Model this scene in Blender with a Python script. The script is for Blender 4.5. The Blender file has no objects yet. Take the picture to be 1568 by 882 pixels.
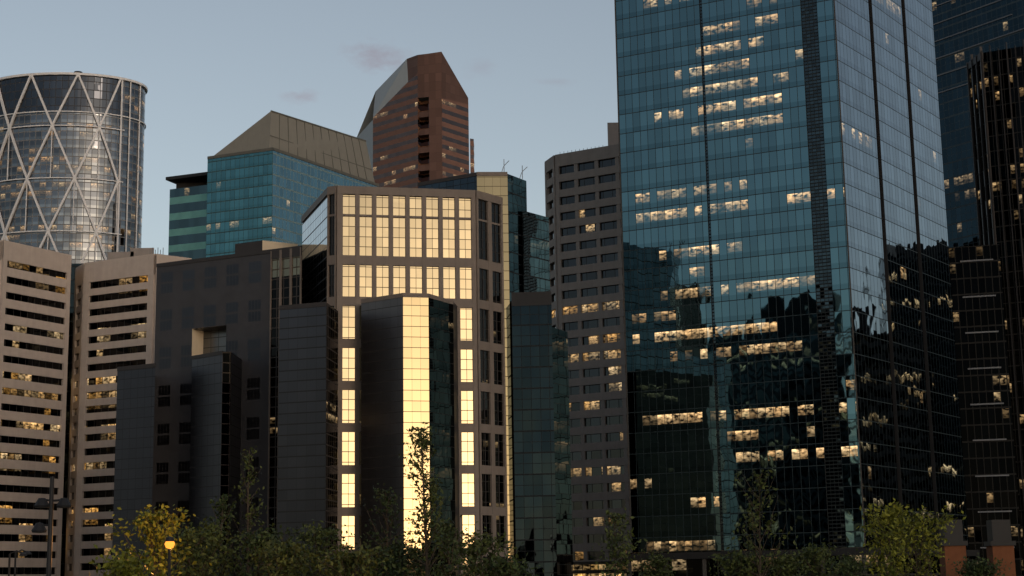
import bpy, math, random
import numpy as np
from mathutils import Vector, Matrix
random.seed(7)
scene = bpy.context.scene
F=2436.0; CX=784.0; CY=441.0; CAMZ=3.0
th=math.atan((900-441)/F); al=0.017
f_=Vector((0,math.cos(th),math.sin(th))); r0=Vector((1,0,0)); u0=Vector((0,-math.sin(th),math.cos(th)))
R_=r0*math.cos(al)-u0*math.sin(al); U_=u0*math.cos(al)+r0*math.sin(al)
CAM=Vector((0,0,CAMZ))
# survey helpers: bearing/elevation + a true distance -> world position
def ray(px,py): return f_+R_*((px-CX)/F)+U_*((CY-py)/F)
def at(px,py,Y):
    r=ray(px,py); return CAM+r*(Y/r.y)
def on(z,px,py):
    r=ray(px,py); p=CAM+r*((z-CAMZ)/r.z); return Vector((p.x,p.y))
def xy(p): return Vector((p[0],p[1]))

# ------------------------------------------------------------ materials
class NT:
    def __init__(s,nt): s.nt=nt
    def n(s,t,**k):
        x=s.nt.nodes.new(t)
        for a,b in k.items(): setattr(x,a,b)
        return x
    def link(s,a,b): s.nt.links.new(a,b)
    def put(s,sock,v):
        if isinstance(v,bpy.types.NodeSocket): s.link(v,sock)
        else:
            if sock.type=='RGBA' and len(v)==3: v=(*v,1)
            sock.default_value=v
    def m(s,op,a,b=None,c=None,clamp=False):
        x=s.n('ShaderNodeMath',operation=op); x.use_clamp=clamp
        s.put(x.inputs[0],a)
        if b is not None: s.put(x.inputs[1],b)
        if c is not None: s.put(x.inputs[2],c)
        return x.outputs[0]
    def v(s,op,a,b=None,scale=None):
        x=s.n('ShaderNodeVectorMath',operation=op)
        s.put(x.inputs[0],a)
        if b is not None: s.put(x.inputs[1],b)
        if scale is not None: s.put(x.inputs[3],scale)
        return x.outputs[1] if op=='DOT_PRODUCT' else x.outputs[0]
    def comb(s,a,b,c):
        x=s.n('ShaderNodeCombineXYZ')
        for i,q in enumerate((a,b,c)): s.put(x.inputs[i],q)
        return x.outputs[0]
    def mix(s,f,a,b):
        x=s.n('ShaderNodeMix',data_type='RGBA')
        s.put(x.inputs[0],f); s.put(x.inputs[6],a); s.put(x.inputs[7],b)
        return x.outputs[2]
    def noise(s,vec,scale,detail=2,rough=.5):
        x=s.n('ShaderNodeTexNoise'); s.put(x.inputs['Vector'],vec)
        x.inputs['Scale'].default_value=scale; x.inputs['Detail'].default_value=detail
        x.inputs['Roughness'].default_value=rough
        return x
    def white(s,vec):
        x=s.n('ShaderNodeTexWhiteNoise',noise_dimensions='3D'); s.put(x.inputs['Vector'],vec); return x

def newmat(name):
    m=bpy.data.materials.new(name); m.use_nodes=True
    nt=m.node_tree; nt.nodes.clear(); N=NT(nt)
    o=N.n('ShaderNodeOutputMaterial'); b=N.n('ShaderNodeBsdfPrincipled')
    b.inputs['Specular IOR Level'].default_value=.2
    N.link(b.outputs[0],o.inputs[0]); return m,N,b

def plain(name,col,rough=.8,metal=0,var=.25,scale=.4,emit=None,es=0):
    m,N,b=newmat(name)
    g=N.n('ShaderNodeNewGeometry')
    n1=N.noise(g.outputs['Position'],scale,4,.6).outputs[0]
    k=N.m('MULTIPLY_ADD',n1,var*2,1-var)
    st=N.noise(N.v('MULTIPLY',g.outputs['Position'],(1.3,1.3,.06)),1.,3,.6).outputs[0]
    k=N.m('MULTIPLY',k,N.m('MULTIPLY_ADD',st,var*1.6,1-var*.8))
    c=N.v('SCALE',col,scale=k)
    N.link(c,b.inputs['Base Color'])
    b.inputs['Roughness'].default_value=rough; b.inputs['Metallic'].default_value=metal
    if emit:
        b.inputs['Emission Color'].default_value=(*emit,1); b.inputs['Emission Strength'].default_value=es
    return m

def facade(name,cw,ch,win=(.04,.96,.04,.96),wall=(.1,.1,.1),wrough=.6,wmetal=0.,glass=(.3,.4,.45),
           span=0.,spancol=None,sub=(1,1),subw=.03,lit=.1,dens=.7,litcol=(1,.62,.27),litstr=.9,cl=.05,
           tilt=.01,warp=.01,wscale=.25,seed=1.,ov=0.,ou=0.,grough=.02,fres=.6,litv=(.35,.92),paneVar=.15,zmax=None,bumps=()):
    m,N,b=newmat(name)
    uv=N.n('ShaderNodeUVMap'); sp=N.n('ShaderNodeSeparateXYZ'); N.link(uv.outputs[0],sp.inputs[0])
    u=N.m('ADD',sp.outputs[0],ou); v=N.m('ADD',sp.outputs[1],ov)
    cu=N.m('DIVIDE',u,cw); cv=N.m('DIVIDE',v,ch)
    iu=N.m('FLOOR',cu); iv=N.m('FLOOR',cv); fu=N.m('FRACT',cu); fv=N.m('FRACT',cv)
    qu=N.m('MULTIPLY',iu,cw); qv=N.m('MULTIPLY',iv,ch)
    def rng(x,a,bb): return N.m('MULTIPLY',N.m('GREATER_THAN',x,a),N.m('LESS_THAN',x,bb))
    mask=N.m('MULTIPLY',rng(fu,win[0],win[1]),rng(fv,win[2],win[3]))
    for ax,(x,a,bb) in enumerate(((fu,win[0],win[1]),(fv,win[2],win[3]))):
        if sub[ax]>1:
            s=N.m('FRACT',N.m('MULTIPLY',N.m('SUBTRACT',x,a),sub[ax]/(bb-a)))
            mask=N.m('MULTIPLY',mask,rng(s,subw,1-subw))
    rv=N.white(N.comb(iu,iv,seed))
    sep=N.n('ShaderNodeSeparateColor'); N.link(rv.outputs[1],sep.inputs[0])
    if lit>0:
        fr=N.white(N.comb(iv,seed,3.3)).outputs[0]
        cn=N.noise(N.comb(N.m('MULTIPLY',qu,cl),N.m('MULTIPLY',iv,.61),seed*7.1),1.,2).outputs[0]
        sc=N.m('ADD',cn,N.m('MULTIPLY',N.m('SUBTRACT',fr,.5),.28))
        # tenants working late: busier zones of the elevation (metres)
        for (bu,bz,su,sz,am) in bumps:
            a_=N.m('DIVIDE',N.m('SUBTRACT',qu,bu),su); c_=N.m('DIVIDE',N.m('SUBTRACT',qv,bz),sz)
            r2=N.m('ADD',N.m('MULTIPLY',a_,a_),N.m('MULTIPLY',c_,c_))
            sc=N.m('MULTIPLY_ADD',N.m('SUBTRACT',1.,r2,clamp=True),am,sc)
        thr=.5+.5*(.30-lit)*1.15
        if zmax: thr=N.m('MULTIPLY_ADD',N.m('GREATER_THAN',v,zmax),.14,thr)
        on_=N.m('MULTIPLY',N.m('GREATER_THAN',sc,thr),N.m('LESS_THAN',rv.outputs[0],dens))
        stray=N.m('GREATER_THAN',rv.outputs[0],1-lit*.12)
        on_=N.m('MAXIMUM',on_,stray)
        on_=N.m('MULTIPLY',on_,mask); on_=N.m('MULTIPLY',on_,rng(fv,litv[0],litv[1]))
        hf=N.noise(N.comb(u,N.m('MULTIPLY',v,1.7),seed),1.1,2).outputs[0]
        hf=N.m('MULTIPLY',N.m('SUBTRACT',hf,.36,clamp=True),3.6)
        top=N.m('DIVIDE',N.m('SUBTRACT',fv,litv[0]),litv[1]-litv[0],clamp=True)
        top=N.m('MULTIPLY_ADD',N.m('MULTIPLY',top,top),1.1,.25)
        e=N.m('MULTIPLY',N.m('MULTIPLY',on_,hf),N.m('MULTIPLY',top,N.m('MULTIPLY_ADD',sep.outputs[1],1.3,.1)))
        lc=N.mix(sep.outputs[2],litcol,(1,.70,.36))
        N.link(lc,b.inputs['Emission Color']); N.link(N.m('MULTIPLY',e,litstr),b.inputs['Emission Strength'])
    g=glass; gl=N.mix(0.,g,g)
    if span>0: gl=N.mix(N.m('LESS_THAN',fv,span),g,spancol or tuple(x*.6 for x in g))
    gl=N.v('SCALE',gl,scale=N.m('MULTIPLY_ADD',sep.outputs[0],paneVar*2,1-paneVar))
    fn=N.n('ShaderNodeFresnel'); fn.inputs[0].default_value=1.5
    gl=N.mix(N.m('MULTIPLY',fn.outputs[0],fres),gl,(.9,.95,1.))
    geo=N.n('ShaderNodeNewGeometry')
    wn=N.noise(geo.outputs['Position'],.25,5,.65).outputs[0]
    wc=N.v('SCALE',wall,scale=N.m('MULTIPLY_ADD',wn,.6,.7))
    N.link(N.mix(mask,wc,gl),b.inputs['Base Color'])
    N.link(N.m('MULTIPLY_ADD',mask,1-wmetal,wmetal),b.inputs['Metallic'])
    N.link(N.m('MULTIPLY_ADD',mask,grough-wrough,wrough),b.inputs['Roughness'])
    t=N.v('SCALE',N.v('SUBTRACT',rv.outputs[1],(.5,.5,.5)),scale=tilt)
    w=N.noise(N.comb(u,N.m('MULTIPLY',v,.6),seed),wscale,2)
    w=N.v('SCALE',N.v('SUBTRACT',w.outputs[1],(.5,.5,.5)),scale=warp)
    nn=N.v('ADD',geo.outputs['Normal'],N.v('SCALE',N.v('ADD',t,w),scale=mask))
    N.link(N.v('NORMALIZE',nn),b.inputs['Normal'])
    return m

# ------------------------------------------------------------ mesh builder
class MB:
    def __init__(s,name): s.name=name; s.V=[]; s.Fc=[]; s.mi=[]; s.uv=[]; s.mats=[]
    def mat(s,m):
        if m not in s.mats: s.mats.append(m)
        return s.mats.index(m)
    def face(s,pts,m,uoff=0.,uvs=None):
        pts=[Vector(p) for p in pts]
        n=Vector((0,0,0))
        for i in range(len(pts)):
            a,b=pts[i],pts[(i+1)%len(pts)]; n+=a.cross(b)
        if n.length>0: n.normalize()
        h=Vector((0,0,1)).cross(n)
        if h.length<1e-3: h=Vector((1,0,0)); w=Vector((0,1,0))
        else:
            h.normalize(); w=n.cross(h)
            w=w*(1 if w.z>0 else -1)
            if w.z>.98: w=Vector((0,0,1))
        k=len(s.V); s.V+= [tuple(p) for p in pts]; s.Fc.append(list(range(k,k+len(pts)))); s.mi.append(s.mat(m))
        o=pts[0]
        s.uv+= uvs if uvs else [((p-o).dot(h)+uoff, p.dot(w)) for p in pts]
    def wall(s,a,b,z0,z1,m,uoff=0.):
        s.face([(a[0],a[1],z0),(b[0],b[1],z0),(b[0],b[1],z1),(a[0],a[1],z1)],m,uoff)
    def prism(s,pts,z0,z1,mats,roof):
        n=len(pts)
        for i in range(n):
            mm=mats[i] if isinstance(mats,(list,tuple)) and i<len(mats) else (mats[-1] if isinstance(mats,(list,tuple)) else mats)
            s.wall(pts[i],pts[(i+1)%n],z0,z1,mm)
        s.face([(p[0],p[1],z1) for p in pts],roof)
    def wbox(s,a,b,u0,u1,z0,z1,o0,o1,m):
        a=xy(a); b=xy(b); d=(b-a).normalized(); n=Vector((d.y,-d.x))
        q=[a+d*u0+n*o1,a+d*u1+n*o1,a+d*u1+n*o0,a+d*u0+n*o0]
        for i in range(4): s.wall(q[i],q[(i+1)%4],z0,z1,m,uoff=u0)
        s.face([(p.x,p.y,z1) for p in q],m); s.face([(p.x,p.y,z0) for p in reversed(q)],m)
    def beam(s,a,b,w,m,up=None):
        a=Vector(a); b=Vector(b); d=(b-a).normalized()
        x=d.cross(up or Vector((0,0,1)))
        if x.length<1e-3: x=d.cross(Vector((0,1,0)))
        x.normalize(); y=x.cross(d); h=w/2
        c=[x*h+y*h,-x*h+y*h,-x*h-y*h,x*h-y*h]
        for i in range(4):
            j=(i+1)%4; s.face([a+c[i],a+c[j],b+c[j],b+c[i]],m)
        s.face([a+q for q in reversed(c)],m); s.face([b+q for q in c],m)
    def tube(s,pts,rad,m,k=6):
        rings=[]
        for i,p in enumerate(pts):
            p=Vector(p); d=(Vector(pts[min(i+1,len(pts)-1)])-Vector(pts[max(i-1,0)])).normalized()
            x=d.cross(Vector((.3,.9,.1))).normalized(); y=x.cross(d)
            rings.append([p+(x*math.cos(t)+y*math.sin(t))*rad[i] for t in [2*math.pi*j/k for j in range(k)]])
        for i in range(len(rings)-1):
            for j in range(k):
                l=(j+1)%k; s.face([rings[i][j],rings[i+1][j],rings[i+1][l],rings[i][l]],m)
        s.face(rings[-1],m)
    def lathe(s,c,prof,m,k=12):
        for i in range(len(prof)-1):
            for j in range(k):
                t0=2*math.pi*j/k; t1=2*math.pi*(j+1)/k
                P=lambda r,z,t:(c[0]+r*math.cos(t),c[1]+r*math.sin(t),c[2]+z)
                s.face([P(*prof[i],t0),P(*prof[i],t1),P(*prof[i+1],t1),P(*prof[i+1],t0)],m)
    def done(s):
        me=bpy.data.meshes.new(s.name); me.from_pydata(s.V,[],s.Fc)
        for m in s.mats: me.materials.append(m)
        me.polygons.foreach_set('material_index',s.mi)
        l=me.uv_layers.new(name='UVMap'); l.data.foreach_set('uv',[c for q in s.uv for c in q])
        me.update(); o=bpy.data.objects.new(s.name,me); scene.collection.objects.link(o); return o
def back(pts,depth):
    a,b=pts[0],pts[-1]
    ka=1.03 if a[0]>0 else .3; kb=1.03 if b[0]<0 else .3
    return list(pts)+[Vector((b[0]+depth*b[0]/b[1]*kb,b[1]+depth)),Vector((a[0]+depth*a[0]/a[1]*ka,a[1]+depth))]
def wl(a,b): return (xy(b)-xy(a)).length

roofm=plain('roof_gravel',(.12,.12,.12),.9)
darkm=plain('dark_metal',(.02,.02,.022),.5)
steel=plain('white_steel',(.60,.60,.62),.5,0.0,var=.1)
fins=plain('pale_fin',(.14,.15,.17),.5,0.0,var=.1)

# ============================================================ right glass tower
def glass_tower():
    A=xy(at(955,440,300)); B=xy(at(1302,440,280)); C=xy(at(1459,440,320))
    back_=C+(A-B); H=150; zb=9
    L=wl(A,B)
    kw=dict(cw=1.5,ch=3.9,win=(.035,.965,.02,.98),wall=(.02,.03,.035),wrough=.4,span=.26,sub=(1,1))
    bumps=[(L*.52,97,19,15,.32),(L*.70,83,10,8,.14),(L*.30,68,13,13,.19),(L*.62,72,15,8,.18),(L*.25,47,13,9,.21),(L*.70,43,14,8,.23),(L*.60,28,15,7,.22)]
    mL=facade('tower_glass_blue',glass=(.108,.210,.245),spancol=(.078,.162,.192),lit=.06,dens=.82,litcol=(1,.58,.24),litstr=1.2,tilt=.014,warp=.04,wscale=.28,seed=3.,litv=(.34,.80),cl=.06,bumps=bumps,**kw)
    mR=facade('tower_glass_side_bright',glass=(.32,.40,.46),spancol=(.26,.33,.39),lit=.03,dens=.5,tilt=.012,warp=.045,wscale=.22,seed=5.,litstr=.6,**kw)  # brighter tint: stronger grazing reflection put into this face's colour
    mS=facade('tower_louvre',cw=.75,ch=.65,win=(.06,.94,.3,.95),wall=(.01,.014,.016),glass=(.03,.05,.06),lit=0,tilt=.02,warp=.02,seed=8.,paneVar=.4)
    b=MB('glass_office_tower')
    d=(B-A).normalized()
    cuts=[0,.40,.412,.855,.925,1.0]; ms=[mL,mS,mL,mS,mL]
    n=Vector((d.y,-d.x))
    for i,mm in enumerate(ms):
        p=A+d*L*cuts[i]; q=A+d*L*cuts[i+1]; off=-.25 if mm is mS else 0
        b.wall(p+n*off,q+n*off,zb,H,mm,uoff=round(L*cuts[i]/1.5)*1.5)
        if mm is mS:
            for s_ in (p,q): b.wall(s_+n*-.25 if s_ is q else s_, s_ if s_ is q else s_+n*-.25,zb,H,darkm)
    L2=wl(B,C); d2=(C-B).normalized(); n2=Vector((d2.y,-d2.x))
    for i in range(3):
        p=B+d2*L2*(i/3); q=B+d2*L2*((i+1)/3-.018)
        b.wall(p+n2*.35*(i>0),q,zb,H,mR,uoff=i*30)
        b.wall(q,q-n2*.8,zb,H,darkm); q2=B+d2*L2*((i+1)/3)
        b.wall(q-n2*.8,q2-n2*.8,zb,H,darkm)
        if i<2: b.wall(q2-n2*.8,q2+n2*.35,zb,H,darkm)
    b.wall(C-n2*.8,back_,zb,H,mL); b.wall(back_,A,zb,H,mL)
    b.face([(p.x,p.y,H) for p in (A,B,C,back_)],roofm)
    for p in (A,B): b.beam((p.x,p.y,zb),(p.x,p.y,H),.25,darkm)
    pod=facade('podium_glass',cw=3.,ch=4.2,wall=(.03,.03,.03),glass=(.03,.035,.04),lit=.12,dens=.5,litstr=.6,seed=6.)
    P=[A+Vector((-1,1.5)),B+Vector((0,1.8)),C+Vector((-1.5,0)),back_]
    b.prism(P,0,zb,pod,darkm)
    Q=[A+Vector((-2,-1.5)),B+Vector((.3,-2)),C+Vector((1.5,-.5)),back_+Vector((0,2))]
    b.prism(Q,zb-1.4,zb-.2,darkm,roofm)
    b.face([(p.x,p.y,zb-1.4) for p in reversed(Q)],darkm)
    for i in range(7):
        p=A+d*L*(i/6)+n*1.2; b.beam((p.x,p.y,0),(p.x,p.y,zb-1.4),.7,darkm)
    b.done()
glass_tower()

# ============================================================ gold windowed building
stone=plain('brown_granite',(.165,.137,.12),.6,var=.2,scale=.5)
stone_d=plain('dark_granite',(.04,.037,.038),.5,var=.2,scale=.5)
GOLD=(.262,.218,.142)
def gold_building():
    Y=250; zt=at(516,285,Y).z
    A=on(zt,463,332); B0=on(zt,503,287); B=xy(at(516,285,Y)); C=on(zt,727,292); D=on(zt,767,303)
    Lf=wl(B,C); bay=Lf*25.3/211; mar=Lf*5.5/211
    z=lambda y:at(620,y,252).z
    gkw=dict(lit=.16,dens=.6,cl=.3,litcol=(1,.55,.12),litstr=.10,litv=(0,1))
    gold=facade('gold_glass',cw=bay/2,ch=1.65,win=(.03,.97,.035,.965),wall=(.09,.07,.045),glass=GOLD,tilt=.008,warp=.008,seed=11.,ou=-mar,ov=.3,paneVar=.09,fres=.1,**gkw)
    blue=facade('side_glass',cw=1.4,ch=3.3,win=(.04,.96,.02,.98),sub=(1,2),wall=(.03,.03,.035),glass=(.24,.28,.30),lit=.0,tilt=.01,warp=.02,seed=12.)
    dkw=facade('dark_window',cw=1.3,ch=1.65,win=(.05,.95,.04,.96),wall=(.02,.018,.015),glass=(.03,.028,.026),lit=.06,dens=.3,tilt=.01,warp=.02,seed=13.,litstr=.35,fres=.2)
    b=MB('gold_window_office_building')
    pts=back([A,B0,B,C,D],28)
    b.prism(pts,0,zt-.4,[blue,dkw,gold,dkw,dkw],roofm)
    dp=.35
    bands=[(z(300),zt,.1),(z(333),z(330),-.18),(z(407),z(393),0)]
    y=456
    while y<880:
        bands.append((z(y+13.5),z(y),0)); y+=64
    piers=[(0,mar+bay*.13)]+[(mar+bay*(i-.13),mar+bay*(i+.13)) for i in range(1,8)]+[(mar+bay*7.87,Lf)]
    for (u,v) in piers: b.wbox(B,C,u,v,0,zt-.2,-.02,dp,stone)
    for (a,c,o) in bands: b.wbox(B,C,.01,Lf-.01,a,c,-.03,dp+o-.04,stone)
    for (P,Q,n) in ((C,D,2),(B0,B,1)):
        l=wl(P,Q)
        w=l/n
        for i in range(n+1):
            h=w*.14
            b.wbox(P,Q,max(0,i*w-h),min(l,i*w+h),0,zt-.2,-.02,dp,stone)
        for (a,c,o) in bands: b.wbox(P,Q,.01,l-.01,a,c,-.03,dp+o-.04,stone)
        for i in range(n): b.wbox(P,Q,i*w+w/2-.06,i*w+w/2+.06,0,zt-.5,-.02,.1,stone_d)
    b.wbox(A,B0,0,wl(A,B0),zt-1.1,zt+.02,-.2,.2,stone)
    zb=at(617,450,242).z
    q=[on(zb,553,460),xy(at(617,450,242)),on(zb,656,451),on(zb,694,462)]
    g2=facade('bay_gold_glass',cw=1.35,ch=1.65,win=(.012,.988,.03,.97),wall=(.08,.06,.035),glass=(.22,.178,.105),lit=0,tilt=.006,warp=.008,seed=14.,paneVar=.05,fres=.1)
    gl=facade('bay_dark_glass',cw=1.5,ch=1.65,win=(.01,.99,.03,.97),wall=(.03,.026,.025),glass=(.155,.138,.135),lit=.0,tilt=.006,warp=.01,seed=15.,paneVar=.06,fres=.2,grough=.4)
    gr=facade('bay_black_glass',cw=1.5,ch=1.65,win=(.01,.99,.03,.97),wall=(.012,.012,.012),glass=(.010,.010,.010),lit=.04,tilt=.01,warp=.015,seed=16.,fres=.0,litstr=.4)  # black tint on the bay's right face stands in for a mirrored dark tower
    bp=q+[q[3]+Vector((.5,4)),q[0]+Vector((-.3,5))]
    b.prism(bp,0,zb,[gl,g2,gr,darkm],roofm)
    b.wbox(q[0],q[1],0,wl(q[0],q[1]),zb-.5,zb+.15,-.1,.08,stone); b.wbox(q[1],q[2],0,wl(q[1],q[2]),zb-.5,zb+.16,-.1,.08,stone); b.wbox(q[2],q[3],0,wl(q[2],q[3]),zb-.5,zb+.15,-.1,.08,stone)
    b.done()
    b=MB('stepped_glass_building')
    Y=266; z2=at(777,266,Y).z
    teal=facade('dark_teal_glass',cw=1.5,ch=3.5,win=(.03,.97,.02,.98),sub=(1,2),wall=(.01,.012,.015),glass=(.045,.062,.078),lit=.0,tilt=.012,warp=.03,seed=17.,fres=.15)
    p=[on(z2,640,282),on(z2,730,266),xy(at(777,266,Y)),on(z2,806,277)]
    b.prism(back(p,22),0,z2,[teal,g2,teal],roofm)
    b.wbox(p[1],p[2],0,wl(p[1],p[2]),z2-.4,z2+.3,-.1,.12,stone)
    b.wbox(p[0],p[1],0,wl(p[0],p[1]),z2-.4,z2+.25,-.1,.12,stone_d)
    z3=at(806,322,269).z
    p=[xy(at(800,321,269)),on(z3,840,333)]
    b.prism(back(p,18),0,z3,[teal,teal],roofm)
    z4=at(783,449,259).z
    p=[xy(at(783,449,259)),on(z4,844,447)]
    t2=facade('teal_glass',cw=1.5,ch=3.5,win=(.03,.97,.02,.98),sub=(1,2),wall=(.006,.008,.01),glass=(.013,.021,.026),lit=.0,tilt=.02,warp=.08,seed=18.,fres=.03,paneVar=.15)  # tint darkened to stand in for dark buildings mirrored in this face
    b.prism(back(p,16),0,z4,[t2,teal],roofm)
    b.wbox(p[0],p[1],0,wl(*p),z4-2.2,z4+.1,-.1,.1,darkm)
    z5=at(845,500,262).z
    p=[xy(at(843,499,262)),on(z5,869,508)]
    b.prism(back(p,20),0,z5,[gr,gr],roofm)
    for px,py,hh in ((772,266,2.6),(800,274,2.4)):
        q=at(px,py,268); b.beam(q,q+Vector((0,0,hh)),.12,fins); b.beam(q+Vector((0,0,hh*.55)),q+Vector((.9,0,hh*.9)),.1,fins)
        b.beam(q+Vector((-.5,0,0)),q+Vector((-.1,0,hh*.5)),.1,fins)
    b.done()
gold_building()

# ============================================================ dark granite building (left centre)
def granite_building():
    b=MB('dark_granite_building')
    zt=at(415,383,262).z
    C=xy(at(415,383,262)); A=on(zt,240,405); D=on(zt,462,377)
    gm=facade('granite_panels',cw=1.5,ch=1.65,win=(.02,.98,.03,.97),wall=(.025,.024,.027),wmetal=0,glass=(.08,.079,.089),lit=0.0,tilt=.004,warp=.004,seed=21.,grough=.4,paneVar=.05,fres=.1)
    gw=facade('granite_windows',cw=4.6,ch=6.6,win=(.22,.78,.2,.8),wall=(.050,.050,.056),wrough=.5,sub=(4,2),subw=.08,glass=(.052,.053,.060),lit=0,tilt=.01,warp=.01,seed=22.,grough=.3,fres=.2)
    g2=facade('corner_gold_glass',cw=1.3,ch=1.65,win=(.06,.94,.06,.94),wall=(.05,.04,.03),glass=tuple(x*.85 for x in GOLD),lit=0.,tilt=.01,warp=.004,seed=23.)
    dk=facade('corner_dark_glass',cw=1.3,ch=1.65,win=(.08,.92,.06,.94),wall=(.04,.035,.033),glass=(.012,.012,.012),lit=.05,tilt=.01,warp=.01,seed=24.,fres=.03,litstr=.4)
    rv=facade('recess_glass',cw=1.6,ch=1.65,win=(.03,.97,.04,.96),wall=(.05,.05,.05),glass=(.15,.15,.15),lit=0,tilt=.01,warp=.01,seed=27.,grough=.3)
    L=wl(A,C); dd=(C-A).normalized()
    zA=at(325,500,267).z; zB=at(325,545,267).z
    ua=L*(298-240)/175.; ub=L*(350-240)/175.
    P1=A+dd*ua; P2=A+dd*ub; n=Vector((dd.y,-dd.x))
    b.wall(A,P1,0,zt,gw); b.wall(P2,C,0,zt,gw,uoff=ub)
    b.wall(P1,P2,zA,zt,gw,uoff=ua); b.wall(P1,P2,0,zB,gw,uoff=ua)
    Q1=P1-n*3.2; Q2=P2-n*3.2
    lite=plain('pale_reveal',(.62,.52,.38),.5,var=.1)  # one pale colour for the recess reveal and rooftop cap
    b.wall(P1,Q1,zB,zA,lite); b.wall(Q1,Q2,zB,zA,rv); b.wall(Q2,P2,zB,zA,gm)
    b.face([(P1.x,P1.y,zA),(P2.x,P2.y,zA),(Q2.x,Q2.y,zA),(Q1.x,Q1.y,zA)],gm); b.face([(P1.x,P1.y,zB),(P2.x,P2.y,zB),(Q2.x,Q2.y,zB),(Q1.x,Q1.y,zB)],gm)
    b.wbox(A,C,0,L,zt-.5,zt+.12,-.2,.12,stone_d)
    zm=at(440,425,262).z
    b.wall(C,D,zm,zt,g2); b.wall(C,D,0,zm,dk)
    b.wbox(C,D,0,wl(C,D),zt-1.6,zt+.1,-.2,.15,stone_d)
    for i in range(4):
        w=wl(C,D)/3; b.wbox(C,D,max(0,i*w-.22),min(3*w,i*w+.22),0,zt-.2,-.1,.2,stone)
    E=D+Vector((-3,26)); G=A+Vector((-3,30))
    b.wall(D,E,0,zt,dk); b.wall(E,G,0,zt,gm); b.wall(G,A,0,zt,gm)
    b.face([(p.x,p.y,zt) for p in (A,C,D,E,G)],roofm)
    zp=at(400,369,270).z; p=[xy(at(360,374,272)),on(zp,402,368),on(zp,456,374)]
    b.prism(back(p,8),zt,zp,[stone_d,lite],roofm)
    zl=at(238,557,258).z; p=[on(zl,180,563),xy(at(238,557,258)),]
    b.prism(back(p,14),0,zl,[gm,gm],roofm); b.wbox(p[0],p[1],0,wl(*p),zl-.6,zl+.1,-.1,.1,stone_d)
    zb=at(341,538,255).z; p=[on(zb,294,546),xy(at(341,538,255)),on(zb,354,539)]
    blk=facade('strip_glass',cw=1.4,ch=1.65,win=(.03,.97,.04,.96),wall=(.02,.015,.015),glass=(.008,.008,.008),lit=.05,seed=26.,litstr=.5,fres=.0)
    zs=at(347,585,255).z
    pb=p+[p[2]+Vector((.3,9)),p[0]+Vector((0,7))]
    b.wall(p[0],p[1],0,zb,gm); b.wall(p[1],p[2],zs,zb,g2); b.wall(p[1],p[2],0,zs,blk)
    b.wall(pb[2],pb[3],0,zb,gm); b.wall(pb[4],pb[0],0,zb,gm); b.face([(q.x,q.y,zb) for q in pb],roofm)
    b.wbox(p[0],p[1],0,wl(p[0],p[1]),zb-.5,zb+.1,-.1,.1,stone_d)
    b.done()
    b=MB('low_glass_block')
    gg=facade('grey_band_glass',cw=1.6,ch=1.65,win=(.01,.99,.05,.95),wall=(.02,.02,.02),glass=(.093,.091,.101),lit=0,tilt=.008,warp=.012,seed=25.,paneVar=.08,grough=.3,fres=.1)
    zq=at(500,463,240).z; p=[on(zq,428,469),xy(at(500,463,240)),xy(at(518,463,248))]
    b.prism(back(p,14),0,zq,[gg,dk,gm],roofm); b.wbox(p[0],p[1],0,wl(p[0],p[1]),zq-.6,zq+.1,-.1,.1,stone_d)
    b.done()
granite_building()

# ============================================================ striped concrete buildings
conc=plain('beige_concrete',(.43,.365,.325),.8,var=.15,scale=.6)
conc2=plain('grey_concrete',(.25,.22,.205),.8,var=.18,scale=.5)
ribbon=facade('ribbon_glass',cw=1.9,ch=3.6,win=(.04,.96,.0,1.),wall=(.03,.027,.025),glass=(.02,.02,.02),lit=.22,dens=.75,litcol=(1,.48,.10),litstr=.85,cl=.07,tilt=.03,warp=.03,seed=31.,litv=(0,1.),fres=.1)
def banded(name,pts,zt,fh,frac,parapet,dep,glassm,matw,endw=1.2,depth=.45,pierw=None):
    b=MB(name); n=len(pts)-1
    b.prism(back(pts,dep),0,zt-.5,glassm,roofm)
    for i in range(n):
        P,Q=pts[i],pts[i+1]; l=wl(P,Q)
        b.wbox(P,Q,0,l,zt-parapet,zt,-.3,depth+.04,matw)
        z=zt-parapet-fh
        while z>0:
            b.wbox(P,Q,.01,l-.01,z,z+fh*frac,-.2,depth,matw); z-=fh
        e=min(endw,l*.3)
        b.wbox(P,Q,0,e,0,zt-.3,-.2,depth+.08,matw); b.wbox(P,Q,l-e,l,0,zt-.3,-.2,depth+.08,matw)
        if pierw:
            k=max(1,round(l/pierw)); 
            for j in range(1,k): b.wbox(P,Q,j*l/k-.5,j*l/k+.5,0,zt-.3,-.2,depth-.1,matw)
    return b
zt=at(4,368,330).z
p=[on(zt,-110,400),xy(at(4,368,330)),on(zt,107,391)]
b=banded('striped_concrete_building',p,zt,3.38,.56,4.2,40,ribbon,conc,endw=1.1); b.done()
zt=at(238,389,342).z
p=[on(zt,119,411),on(zt,132,403),xy(at(238,389,342)),on(zt,292,396)]
b=banded('striped_concrete_building',p,zt,3.1,.5,4.6,35,ribbon,conc,endw=1.5)
for (x0,x1,y,hh) in ((165,205,386,3.0),(200,236,380,2.6)):
    q=at(x0,y,352); r=at(x1,y,352); zz=q.z
    b.prism(back([xy(q),xy(r)],8),zt-1,zz,[conc2],roofm)
for i in range(6):
    q=on(zt,225+i*4,389); b.beam((q.x,q.y+3,zt),(q.x,q.y+3,zt+1.6+.5*(i%2)),.12,fins)
b.done()
b=MB('dark_glass_annex'); dg=facade('annex_glass',cw=1.6,ch=3.6,wall=(.01,.012,.013),glass=(.02,.028,.03),lit=.1,dens=.5,litstr=.6,seed=35.,fres=.1)
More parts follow.
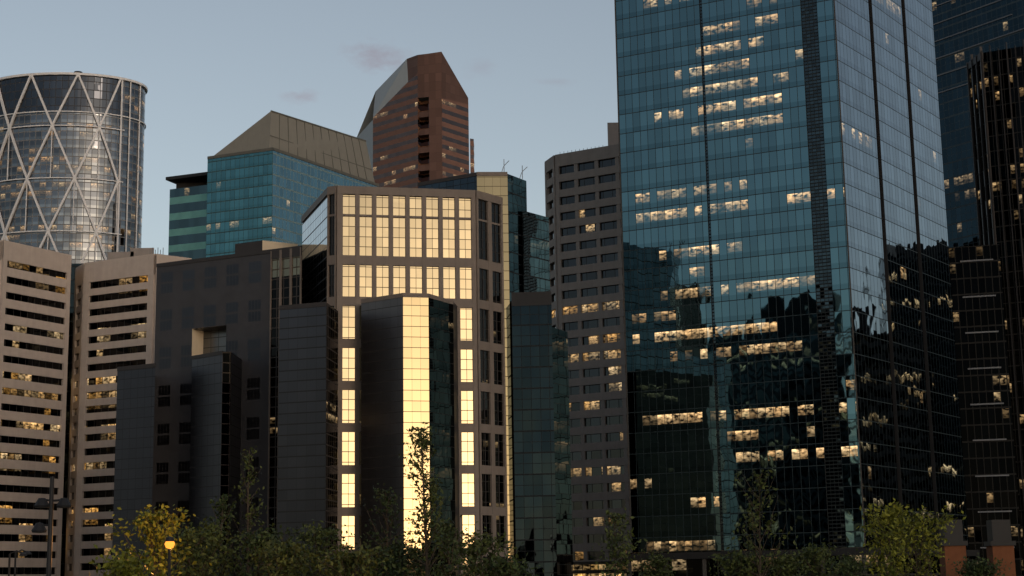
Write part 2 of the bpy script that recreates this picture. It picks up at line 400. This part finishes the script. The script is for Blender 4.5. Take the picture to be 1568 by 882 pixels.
q0=at(86,404,402); q1=at(140,404,402); b.prism([xy(q0),xy(q1),xy(q1)+Vector((-4,20)),xy(q0)+Vector((-4,20))],0,q0.z,[dg],roofm); b.done()
zt=at(852,238,390).z
gw=facade('grid_window_glass',cw=2.6,ch=4.,win=(.03,.97,0,1),wall=(.03,.03,.03),glass=(.04,.045,.05),lit=.23,dens=.75,litcol=(1,.52,.15),litstr=.9,tilt=.02,warp=.02,seed=41.,litv=(.2,.9),fres=.2,zmax=72)
p=[on(zt,838,248),xy(at(852,238,390)),on(zt,1010,211)]
b=banded('grey_concrete_tower',p,zt,4.0,.48,3.2,30,gw,conc2,endw=1.0,depth=.7,pierw=5.3)
zq=at(935,186,395).z; b.prism(back([xy(at(930,190,396)),xy(at(990,186,396))],10),zt-1,zq,[conc2],roofm)
for x in range(858,925,6):
    q=on(zt,x,238-(x-852)*.155); b.beam((q.x,q.y+2,zt),(q.x,q.y+2,zt+1.3),.1,fins)
b.done()
# lit shopfront pavilion at street level in front of the grey tower
b=MB('shopfront_pavilion')
sf=facade('shopfront_glass',cw=1.6,ch=6.2,win=(.05,.95,.02,.90),wall=(.04,.035,.03),glass=(.05,.045,.03),lit=1.2,dens=.9,litcol=(1,.55,.14),litstr=1.0,seed=43.,litv=(0,.9),fres=.1)
q0=at(868,862,330); q1=at(1006,860,330); b.prism(back([xy(q0),xy(q1)],12),0,q0.z,[sf],roofm); b.wbox(xy(q0),xy(q1),-.5,wl(q0,q1)+.5,q0.z-.4,q0.z+.2,-1,.8,darkm); b.done()

# ============================================================ curved lattice tower
def bow():
    b=MB('curved_lattice_tower')
    Yc=737; a=39.; bb=24.; c=at(103,113,Yc+bb); cx=c.x; cy=Yc+bb
    zt=at(100,113,Yc).z
    g=facade('curved_tower_glass',cw=3.,ch=4.2,win=(.05,.95,.05,.95),wall=(.15,.148,.15),glass=(.115,.12,.13),span=.38,spancol=(.18,.185,.19),lit=.27,dens=.5,litcol=(1,.5,.18),litstr=.55,cl=.02,tilt=.03,warp=.03,seed=51.,paneVar=.35,fres=.25)
    gd=facade('crown_glass',cw=3.,ch=4.2,win=(.05,.95,.05,.95),wall=(.04,.04,.045),glass=(.06,.065,.075),lit=0.0,tilt=.02,warp=.02,seed=52.,fres=.2)
    P=lambda t,o=0:Vector((cx+(a+o)*math.sin(math.radians(t)),cy-(bb+o)*math.cos(math.radians(t))))
    K=60; u=0
    ts=[-180+360*i/K for i in range(K+1)]
    zc=at(100,172,Yc).z
    for i in range(K):
        p,q=P(ts[i]),P(ts[i+1]); l=wl(p,q)
        def w(z0,z1,m):
            b.face([(p.x,p.y,z0),(q.x,q.y,z0),(q.x,q.y,z1),(p.x,p.y,z1)],m,uvs=[(u,z0),(u+l,z0),(u+l,z1),(u,z1)])
        w(0,zc,g); w(zc,zt,gd if abs(ts[i])<54 else g); u+=l
        for z in (zt,zc+.5):
            pp,qq=P(ts[i],.5),P(ts[i+1],.5); b.beam((pp.x,pp.y,z),(qq.x,qq.y,z),1.1 if z==zt else .5,steel)
    b.face([(P(t).x,P(t).y,zt-.2) for t in ts[:-1]],roofm)
    lev=[zt-26*i for i in range(0,9)]
    th0=1.3; st=16.5
    def path(t0,z0,t1,z1,w):
        n=4; pr=None
        for i in range(n+1):
            t=t0+(t1-t0)*i/n; z=z0+(z1-z0)*i/n; p=P(t,.7); v=Vector((p.x,p.y,z))
            if pr is not None: b.beam(pr,v,w,steel)
            pr=v
    for L in range(8):
        z0=lev[L]; z1=max(0,lev[L+1])
        for k in range(-6,5):
            if (k+L)%2==0: continue
            t=th0+st*k
            if t>52: 
                continue
            path(t,z0,t-st,z1,.95)
            if t+st<56: path(t,z0,t+st,z1,.95)
            if L>0: path(t,z0,t,max(0,lev[min(8,L+1)]),.4)
        for i in range(20):
            t=-100+i*7.8
            if L>0: path(t,z0,t+7.8,z0,.5)
    for t in (53,62,76):
        p=P(t,.4); b.beam((p.x,p.y,0),(p.x,p.y,zt),.8 if t<60 else .5,steel)
    q=at(120,107,Yc+5); b.lathe((q.x,q.y,zt),[(0.01,3),(2,2.4),(2.4,1),(2.4,0)],darkm)
    b.done()
bow()

# ============================================================ blue tower with wedge roof
plain_rib=plain('roof_rib',(.10,.10,.09),.6)
def wedge():
    b=MB('blue_wedge_roof_tower'); Y=560
    zt=at(418,227,Y).z; L=on(zt,318,241); C=xy(at(418,227,Y)); R=on(zt,580,283)
    Bk=L+(R-C)
    gL=facade('wedge_glass_left_dim',cw=2.,ch=3.9,win=(.04,.96,.05,.95),wall=(.04,.08,.09),glass=(.088,.225,.25),span=.3,spancol=(.072,.19,.21),lit=.01,dens=.7,litstr=.7,tilt=.012,warp=.02,seed=64.5,fres=.4)  # left face: darker copy of the glass, its dimmer light put into colour
    gR=facade('wedge_glass_right_lit',cw=2.,ch=3.9,win=(.06,.94,.08,.92),wall=(.14,.21,.23),glass=(.14,.26,.31),lit=.01,dens=.6,litstr=.7,tilt=.015,warp=.03,seed=62.,fres=.4)  # right face: lit side put into lighter glass and mullion colours
    rm2=plain('wedge_roof_side',(.20,.195,.175),.7,var=.1)
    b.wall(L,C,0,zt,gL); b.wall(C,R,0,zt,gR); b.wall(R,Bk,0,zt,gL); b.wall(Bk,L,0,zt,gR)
    inn=(Bk-R).normalized()
    c3=C+inn*1.5; A=at(415,170,c3.y+1); r3=R+inn*1.5; Bt=at(560,216,R.y-6)
    v=lambda p,z:(p.x,p.y,z)
    Lp=L+(R-C).normalized()*1.5; 
    b.face([v(c3,zt),v(r3,zt),Bt,A],rm2); b.face([v(Lp,zt),v(c3,zt),A],rm2)
    b.face([v(Lp,zt),A,Bt,v(Bk,zt)],rm2); b.face([v(r3,zt),v(Bk,zt),Bt],rm2)
    for i in range(1,12):
        t=i/12; lo=Vector(v(c3,zt)).lerp(Vector(v(r3,zt)),t); hi=A.lerp(Bt,t); b.beam(lo,hi,.35,plain_rib)
    for t in (.35,):
        b.beam(Vector(v(c3,zt)).lerp(A,t),Vector(v(r3,zt)).lerp(Bt,t),.3,plain_rib)
    b.beam(A,Bt,.5,plain_rib)
    b.wbox(L,C,0,wl(L,C),zt-.8,zt+.3,-.3,.2,plain_rib); b.wbox(C,R,0,wl(C,R),zt-.8,zt+.3,-.3,.2,plain_rib)
    b.done()
    b=MB('teal_banded_building'); Y=590
    zt=at(262,290,Y).z; p=[xy(at(260,292,Y)),on(zt,325,282)]
    gb=facade('teal_band_glass',cw=2.2,ch=6.2,win=(.0,1.,.42,.98),sub=(1,1),wall=(.16,.34,.30),wrough=.3,wmetal=.6,glass=(.05,.09,.10),lit=.05,dens=.6,litstr=.5,seed=65.,tilt=.02)
    b.prism(back(p,30),0,zt,[gb],roofm)
    z2=at(262,272,Y).z; 
    b.prism(back([xy(at(270,275,Y+3)),xy(at(330,262,Y+3))],20),zt,z2-1,[darkm],roofm)
    b.wbox(p[0],p[1],-1,wl(*p),z2-1.2,z2,-14,1.5,darkm)
    b.done()
wedge()

# ============================================================ red-brown granite tower
def brown():
    b=MB('brown_granite_tower'); Y=646
    fw=facade('brown_bands',cw=2.4,ch=3.9,win=(.0,1.,.46,.92),wall=(.17,.09,.068),wrough=.5,glass=(.11,.066,.052),lit=.14,dens=.6,litcol=(1,.55,.25),litstr=.45,tilt=.02,warp=.01,seed=71.)
    fp=facade('brown_panels',cw=3,ch=3.9,win=(.01,.99,.02,.98),wall=(.10,.052,.042),glass=(.175,.098,.076),lit=0,grough=.6,tilt=.01,seed=72.,fres=.1)
    sl=plain('silver_slope_panel',(.34,.37,.39),.5,var=.08)
    nt=facade('notch_balconies',cw=30.,ch=7.8,win=(0,1,.12,.5),wall=(.20,.10,.06),glass=(.04,.02,.02),lit=0,seed=74.)
    def q(px,y_,Yd): return xy(at(px,y_,Yd))
    yl=Y+22; yc=Y; yr=Y+14
    Lx=q(571,230,yl); N1=q(640,200,yc+3); N2=q(657,200,yc+1.5); Mx=q(676,180,yc); Rx=q(718,220,yr)
    zLt=at(577,168,yl-2).z
    S=at(625,125,yc+7); ST=at(623,90,yc+9); TP=at(676,79,yc); RT=at(717,150,yr)
    v=lambda p,z:Vector((p.x,p.y,z))
    zmid=at(640,150,yc+3).z
    b.face([v(Lx,0),v(N1,0),v(N1,zmid),v(N1,at(640,112,yc+3).z),S,v(Lx,zLt-3)],fw)
    b.face([v(N1,at(640,112,yc+3).z),v(N1,at(640,84,yc+3).z),ST,S],fp)
    NB1=N1+Vector((1.0,5)); NB2=N2+Vector((-.2,5)); znt=at(648,150,yc+3).z
    b.wall(N1,NB1,0,znt,nt); b.wall(NB1,NB2,0,znt,nt); b.wall(NB2,N2,0,znt,nt)
    z=at(648,272,yc).z-90
    while z<znt-3:
        b.face([v(N1,z),v(N2,z),v(NB2,z),v(NB1,z)],fp); b.wall(N1+Vector((0,.5)),N2+Vector((0,.5)),z,z+2.6,fp); z+=7.8
    b.face([v(N1,znt),v(N2,znt),v(N2,at(657,82,yc+1.5).z),v(N1,at(640,84,yc+3).z)],fp)
    b.face([v(N2,0),v(Mx,0),TP,v(N2,at(657,82,yc+1.5).z)],fp)
    zr=at(676,150,yc).z
    b.face([v(Mx,0),v(Rx,0),v(Rx,at(718,160,yr).z),v(Mx,zr)],fw)
    b.face([v(Mx,zr),v(Rx,at(718,160,yr).z),RT,TP],fp)
    b.face([v(Lx,zLt-3),S,ST,at(575,140,yl+8)],sl)
    W0=q(545,212,yl+22)
    b.face([v(W0,0),v(Lx,0),v(Lx,zLt-3),v(Lx,at(571,183,yl).z),at(546,211,yl+22)],sl)
    Bk=Rx+Vector((-8,36))
    b.face([v(Rx,0),v(Bk,0),v(Bk,RT.z-10),RT],fp)
    BT=v(Bk,ST.z-12)
    b.face([TP,RT,v(Bk,RT.z-10),BT],fp); b.face([ST,TP,BT],fp); b.face([at(575,140,yl+8),ST,BT,at(546,211,yl+22)],sl)
    b.wall(Bk,W0,0,RT.z-14,fp)
    p=xy(at(720,240,yr+3)); b.prism([p,p+Vector((1.6,1)),p+Vector((1.6,8)),p+Vector((0,8))],0,at(720,212,yr+3).z,[fw],roofm)
    b.done()
brown()

# ============================================================ dark towers at far right
def right_side():
    b=MB('dark_blue_glass_tower')
    m=facade('dark_blue_glass',cw=1.6,ch=4.2,win=(.04,.96,.0,.92),sub=(1,2),subw=.02,wall=(.04,.06,.075),glass=(.018,.034,.046),lit=.08,dens=.45,litstr=.4,litcol=(1,.7,.4),tilt=.015,warp=.02,seed=81.,fres=.08)
    A=xy(at(1425,300,420)); B=xy(at(1640,300,385)); b.prism(back([A,B],40),0,190,[m],roofm)
    for i in range(8):
        z=at(1500,120-i*27,403).z; b.wbox(A,B,0,wl(A,B)*(1 if i%3 else .7),z,z+.3,-.1,.25,fins)
    b.done()
    b=MB('black_finned_tower')
    k=facade('black_glass',cw=1.1,ch=3.6,win=(.08,.92,.04,.96),wall=(.010,.0095,.009),glass=(.005,.0055,.006),lit=.20,dens=.22,litstr=.45,litcol=(1,.6,.25),cl=.25,tilt=.03,warp=.03,seed=82.,fres=.02)
    zt=at(1483,98,366).z
    A=xy(at(1483,98,366)); M=xy(at(1520,300,358)); B=xy(at(1640,300,350))
    b.prism(back([A,M,B],25),0,zt,[k],roofm)
    for P,Q,n in ((A,M,3),(M,B,9)):
        l=wl(P,Q)
        for i in range(n+1): b.wbox(P,Q,l*i/n-.12,l*i/n+.12,0,zt+.3+1.2*(i%2),-.1,.5,darkm if i%3 else stone_d)
    b.wbox(A,M,-.2,wl(A,M)+.2,zt-1.5,zt+.2,-.2,.3,darkm)
    b.done()
    b=MB('dark_slab_building')
    k2=facade('slab_glass',cw=1.5,ch=3.6,win=(.06,.94,.05,.95),wall=(.004,.004,.004),glass=(.002,.0022,.0025),lit=.16,dens=.3,litstr=.4,seed=83.,tilt=.03,fres=.0)
    zt=at(1462,378,345).z
    A=xy(at(1440,378,346)); B=xy(at(1530,376,343)); b.prism(back([A,B],14),0,zt,[k2],roofm)
    for y in range(400,860,55):
        z=at(1490,y,344).z; b.wbox(A,B,4,wl(A,B)-1.5,z,z+.3,-.1,.35,fins)
    b.done()
right_side()

# ============================================================ city around the viewpoint (seen in the reflections)
def city():
    m1=facade('street_office_a',cw=3,ch=3.8,win=(.1,.9,.25,.85),wall=(.05,.05,.05),glass=(.03,.035,.04),lit=.2,dens=.5,litstr=1.2,seed=91.)
    m2=facade('street_office_b',cw=2,ch=3.8,win=(.04,.96,.1,.95),wall=(.03,.033,.035),glass=(.03,.04,.045),lit=.12,dens=.5,litstr=1.2,seed=92.)
    def blk(cx,cy,w,d,h,ang,m,crown=0):
        b=MB('office_block'); c=math.cos(ang); s=math.sin(ang)
        R=lambda x,y:Vector((cx+x*c-y*s,cy+x*s+y*c))
        q=[R(-w/2,-d/2),R(w/2,-d/2),R(w/2,d/2),R(-w/2,d/2)]
        b.prism(q,0,h,[m],roofm)
        q=[R(-w/4,-d/4),R(w/3,-d/4),R(w/3,d/4),R(-w/4,d/4)]
        b.prism(q,h,h+5+crown,[darkm],roofm); b.done()
    blk(-134,98,44,26,88,math.radians(-34),m1,6)
    blk(-200,150,60,40,66,math.radians(-38),m2)
    blk(-170,60,40,30,58,math.radians(-30),m1)
    blk(235,360,50,70,72,math.radians(15),m1,4)
    blk(200,330,16,16,98,math.radians(15),m2,8)
    blk(250,420,20,40,104,math.radians(15),m2)
    blk(270,380,14,14,122,math.radians(15),m1,4)
    blk(300,300,60,60,60,math.radians(10),m1)
    for i in range(10):
        x=-260+i*58+random.uniform(-8,8); blk(x,-230-random.uniform(0,60),34,30,14+random.uniform(0,10),0,m1 if i%2 else m2)
city()

# ============================================================ ground
def sheet(name,x0,x1,y0,y1,z,m):
    b=MB(name); b.face([(x0,y0,z),(x1,y0,z),(x1,y1,z),(x0,y1,z)],m); return b.done()
sheet('ground',-4000,4000,-3000,6000,0,plain('ground_soil',(.07,.075,.05),.95,scale=.05))
sheet('road',-600,600,150,164,.004,plain('asphalt',(.05,.05,.05),.85))
b=MB('road_markings'); wm=plain('road_paint',(.7,.7,.65),.7)
for i in range(-60,60): b.face([(i*8,156.9,.008),(i*8+3,156.9,.008),(i*8+3,157.1,.008),(i*8,157.1,.008)],wm)
b.done()
b=MB('pavement'); pm=plain('paving',(.25,.24,.22),.85)
for y0,y1 in ((145,149.9),(164.1,175)): b.prism([Vector((-600,y0)),Vector((600,y0)),Vector((600,y1)),Vector((-600,y1))],0,.13,pm,pm)
b.done()

# ============================================================ trees
bark=plain('bark',(.07,.055,.04),.9)
def leafmat(name,c1,c2):
    m,N,b=newmat(name)
    g=N.n('ShaderNodeNewGeometry'); n=N.noise(g.outputs['Position'],1.4,3).outputs[0]
    n=N.m('MULTIPLY',N.m('SUBTRACT',n,.35,clamp=True),3.,clamp=True)
    N.link(N.mix(n,c1,c2),b.inputs['Base Color']); b.inputs['Roughness'].default_value=.6
    return m
lf_dark=leafmat('leaf_dark',(.018,.028,.011),(.055,.08,.024))
lf_yel=leafmat('leaf_yellow',(.06,.075,.010),(.24,.24,.03))  # yellow-green foliage; beside the street lamp it also holds painted lamplight
lf_mid=leafmat('leaf_mid',(.03,.042,.013),(.095,.115,.03))
def tree(name,px,top,Y,cw,leaf,nb=40,nl=60,ls=.11,low=.25,seed=0,dense=.3,shape='cone'):
    rs=random.Random(seed); P=at(px,top,Y); H=P.z; base=Vector((P.x,P.y,0))
    b=MB(name); k=8
    tp=[]
    for i in range(k+1):
        t=i/k; tp.append(base+Vector((math.sin(t*3+seed)*.12*H*.15,math.cos(t*4+seed)*.1*H*.1,H*t*.98)))
    d=tp[-1].xy-base.xy; tp=[q-Vector((d.x,d.y,0))*(i/k) for i,q in enumerate(tp)]
    b.tube(tp,[.009*H*(1-.9*i/k)+.008 for i in range(k+1)],bark,7)
    C=[]
    for i in range(nb):
        t=low+(1-low)*(i/nb)**.85*.97; i0=min(k-1,int(t*k)); s=tp[i0].lerp(tp[i0+1],t*k-i0)
        tt=(t-low)/(1-low)
        prof=(1-tt)**.8*.9+.10 if shape=='cone' else math.sin(math.pi*min(1,(tt*.86+.12)))**.7
        L=cw/2*prof*rs.uniform(.45,1.3)+.15; az=rs.uniform(0,2*math.pi); el=math.radians(rs.uniform(25,68))
        dr=Vector((math.cos(az)*math.cos(el),math.sin(az)*math.cos(el),math.sin(el)))
        L=L/max(.5,math.cos(el)); m_=s+dr*L*.5+Vector((0,0,-.03*L)); e=s+dr*L+Vector((0,0,.12*L))
        if e.z>H: e.z=H-rs.uniform(0,.3)
        b.tube([s,m_,e],[.006*H*(1-t)+.01,.012,.005],bark,4)
        for j in range(int(nl*(.4+.9*prof)*rs.uniform(.4,1.3))):
            w=rs.uniform(.2,1.05); c=(s.lerp(m_,w*2) if w<.5 else m_.lerp(e,w*2-1))
            C.append(c+Vector((rs.gauss(0,1),rs.gauss(0,1),rs.gauss(0,1)))*dense*(.35+.65*prof))
        if i>nb-6:
            for j in range(6): C.append(s+Vector((rs.gauss(0,.1),rs.gauss(0,.1),rs.uniform(0,.3))))
    o=b.done()
    C=np.array([tuple(c) for c in C]); n=len(C); rg=np.random.RandomState(seed+1)
    a=rg.normal(size=(n,3)); a/=np.linalg.norm(a,axis=1)[:,None]; c=rg.normal(size=(n,3)); bb=np.cross(a,c); bb/=np.linalg.norm(bb,axis=1)[:,None]
    s=(ls*rg.uniform(.6,1.3,n))[:,None]
    V=np.stack([C-a*s,C+bb*s*.5,C+a*s,C-bb*s*.5],axis=1).reshape(-1,3)
    me=bpy.data.meshes.new('crown'); me.from_pydata(V.tolist(),[],np.arange(4*n).reshape(-1,4).tolist()); me.materials.append(leaf)
    oc=bpy.data.objects.new('crown',me); scene.collection.objects.link(oc); oc.parent=o
T=[('poplar_tree',645,648,62,2.2,lf_mid,60,34,.10,.25,.16),
('poplar_tree',382,682,70,1.8,lf_mid,40,16,.10,.3,.18),
('poplar_tree',342,755,68,2.0,lf_dark,40,28,.10,.25,.22),
('poplar_tree',1163,722,75,3.2,lf_mid,46,18,.11,.25,.20),
('poplar_tree',940,783,80,2.6,lf_mid,36,28,.12,.3,.24),
('poplar_tree',590,745,66,2.6,lf_dark,46,18,.10,.2,.22),
('poplar_tree',685,798,60,1.8,lf_dark,34,32,.10,.2,.22),]
for i,t in enumerate(T): tree(*t[:6],nb=t[6],nl=t[7],ls=t[8],low=t[9],seed=i+1,dense=t[10])
B_=[(232,784,58,2.2,lf_yel),(290,818,64,2.0,lf_mid),(322,803,66,2.2,lf_mid),(190,855,50,1.8,lf_yel),(398,818,66,2.2,lf_dark),(440,838,62,2.2,lf_mid),(490,812,70,2.6,lf_mid),
(540,848,60,2.2,lf_mid),(612,838,64,2.2,lf_dark),(738,824,64,2.2,lf_mid),(772,858,60,1.8,lf_dark),(1130,850,76,2.0,lf_mid),(1195,856,76,2.0,lf_mid),
(1250,840,82,2.2,lf_mid),(1300,858,90,2.6,lf_dark),(1360,776,70,2.4,lf_yel),(1402,788,72,3.2,lf_yel),(1010,852,84,1.4,lf_mid),(1500,864,84,2.4,lf_dark)]
for i,t in enumerate(B_): tree('leafy_tree',t[0],t[1],t[2],t[3],t[4],nb=42,nl=42,ls=.10,low=.3,seed=50+i,dense=.23,shape='round')

# ============================================================ street furniture
lampglow=plain('lamp_globe',(.3,.15,.05),.4,emit=(1,.33,.035),es=1.7)
def floodpost():
    b=MB('street_lamp'); Y=46
    t=at(80,730,Y); x,y=t.x,t.y
    b.tube([(x,y,0),(x,y,.4),(x,y,.41),(x,y,t.z)],[.14,.14,.085,.06],darkm,10)
    def head(px,py,dx):
        q=at(px,py,Y); b.tube([(x,y,q.z+.12),(q.x,y,q.z+.14)],[.03,.03],darkm,6)
        c=(q.x,y,q.z); b.lathe(c,[(.01,.2),(.1,.19),(.15,.1),(.22,-.02),(.2,-.08),(.01,-.1)],darkm,12)
    head(64,773,-1); head(98,773,1); head(60,811,-1)
    b.done()
    b=MB('street_lamp'); Y=52; t=at(260,831,Y); x,y=t.x,t.y
    b.tube([(x,y,0),(x,y,.5),(x,y,t.z-.2)],[.11,.09,.05],darkm,8)
    b.lathe((x,y,t.z),[(.01,.2),(.12,.17),(.16,.04)],darkm,12)
    b.lathe((x,y,t.z),[(.13,.04),(.17,-.04),(.12,-.16),(.01,-.2)],lampglow,12)
    b.done()
    l=bpy.data.lights.new('lamp_light','POINT'); l.energy=650; l.color=(1,.42,.10); l.shadow_soft_size=.1
    o=bpy.data.objects.new('lamp_light',l); o.location=(x,y+1.2,t.z-.1); scene.collection.objects.link(o); o.parent=bpy.data.objects['street_lamp.001']
    for px,py,Y in ((15,848,60),(24,846,66)):
        b=MB('street_lamp'); t=at(px,py,Y); x,y=t.x,t.y
        b.tube([(x,y,0),(x,y,t.z),(x+.25,y,t.z+.1),(x+.5,y,t.z)],[.06,.04,.03,.03],darkm,6); b.lathe((x+.5,y,t.z-.05),[(.01,.1),(.12,.05),(.16,-.03),(.01,-.05)],darkm,8); b.done()
floodpost()
brick=plain('orange_brick',(.17,.065,.03),.85,scale=3)
for px in (1458,1531):
    b=MB('brick_pillar'); Y=88; t=at(px,836,Y); x,y=t.x,t.y
    q=lambda s:[Vector((x-s,y-s)),Vector((x+s,y-s)),Vector((x+s,y+s)),Vector((x-s,y+s))]
    b.prism(q(.58),0,t.z,brick,darkm); b.prism(q(.68),t.z,t.z+.25,darkm,darkm); b.prism(q(.5),t.z+.25,t.z+1.4,darkm,darkm); b.prism(q(.66),0,1.2,darkm,darkm); b.done()

# ============================================================ world, sun, camera
az=math.radians(155); el=math.radians(7.5)
w=bpy.data.worlds.new('World'); scene.world=w; w.use_nodes=True; N=NT(w.node_tree); w.node_tree.nodes.clear()
o=N.n('ShaderNodeOutputWorld'); bg=N.n('ShaderNodeBackground'); N.link(bg.outputs[0],o.inputs[0])
sky=N.n('ShaderNodeTexSky',sky_type='NISHITA'); sky.sun_disc=False; sky.sun_elevation=el; sky.sun_rotation=az
sky.air_density=1.0; sky.dust_density=1.0; sky.ozone_density=1.5
tc=N.n('ShaderNodeTexCoord').outputs['Generated']
hs=N.n('ShaderNodeHueSaturation'); hs.inputs['Saturation'].default_value=.62; N.link(sky.outputs[0],hs.inputs['Color'])
col=N.v('MULTIPLY',hs.outputs[0],(1.06,1.02,1.0))
mask=None
for (px,py,wx,wz,st) in ((580,88,62,28,.9),(458,148,32,14,.8),(735,105,36,18,.3),(850,125,34,7,.4)):
    c=ray(px,py).normalized(); d=N.v('SUBTRACT',tc,tuple(c))
    dx=N.m('DIVIDE',N.v('DOT_PRODUCT',d,(1,0,0)),wx/F); dz=N.m('DIVIDE',N.v('DOT_PRODUCT',d,(0,-.18,.98)),wz/F)
    r=N.m('SQRT',N.m('ADD',N.m('MULTIPLY',dx,dx),N.m('MULTIPLY',dz,dz)))
    n=N.noise(N.v('MULTIPLY',tc,(1,1,2.)),55,5,.6).outputs[0]
    m=N.m('MULTIPLY',N.m('ADD',N.m('SUBTRACT',1.,r),N.m('MULTIPLY',N.m('SUBTRACT',n,.5),3.)),.8,clamp=True)
    fade=N.m('SUBTRACT',1.5,r,clamp=True); m=N.m('MULTIPLY',N.m('MULTIPLY',m,fade),st)
    mask=m if mask is None else N.m('MAXIMUM',mask,m)
col=N.mix(mask,col,N.v('MULTIPLY',col,(.88,.70,.70)))
N.link(col,bg.inputs[0]); bg.inputs[1].default_value=.15
s=bpy.data.lights.new('sun','SUN'); s.energy=.26; s.angle=math.radians(14); s.color=(1,.78,.6)
so=bpy.data.objects.new('sun',s); scene.collection.objects.link(so)
e2=math.radians(24); a2=math.radians(150)
sd=Vector((math.sin(a2)*math.cos(e2),math.cos(a2)*math.cos(e2),math.sin(e2)))
so.rotation_euler=sd.to_track_quat('Z','Y').to_euler(); so.location=(0,-50,80)
cd=bpy.data.cameras.new('camera'); cam=bpy.data.objects.new('camera',cd); scene.collection.objects.link(cam)
cd.sensor_width=36; cd.lens=36*F/1568; cd.clip_end=20000; cd.clip_start=.5
M=Matrix((( R_.x,U_.x,-f_.x,0),(R_.y,U_.y,-f_.y,0),(R_.z,U_.z,-f_.z,CAMZ),(0,0,0,1))); cam.matrix_world=M
scene.camera=cam
scene.view_settings.view_transform='Standard'
try: scene.view_settings.look='None'
except: pass
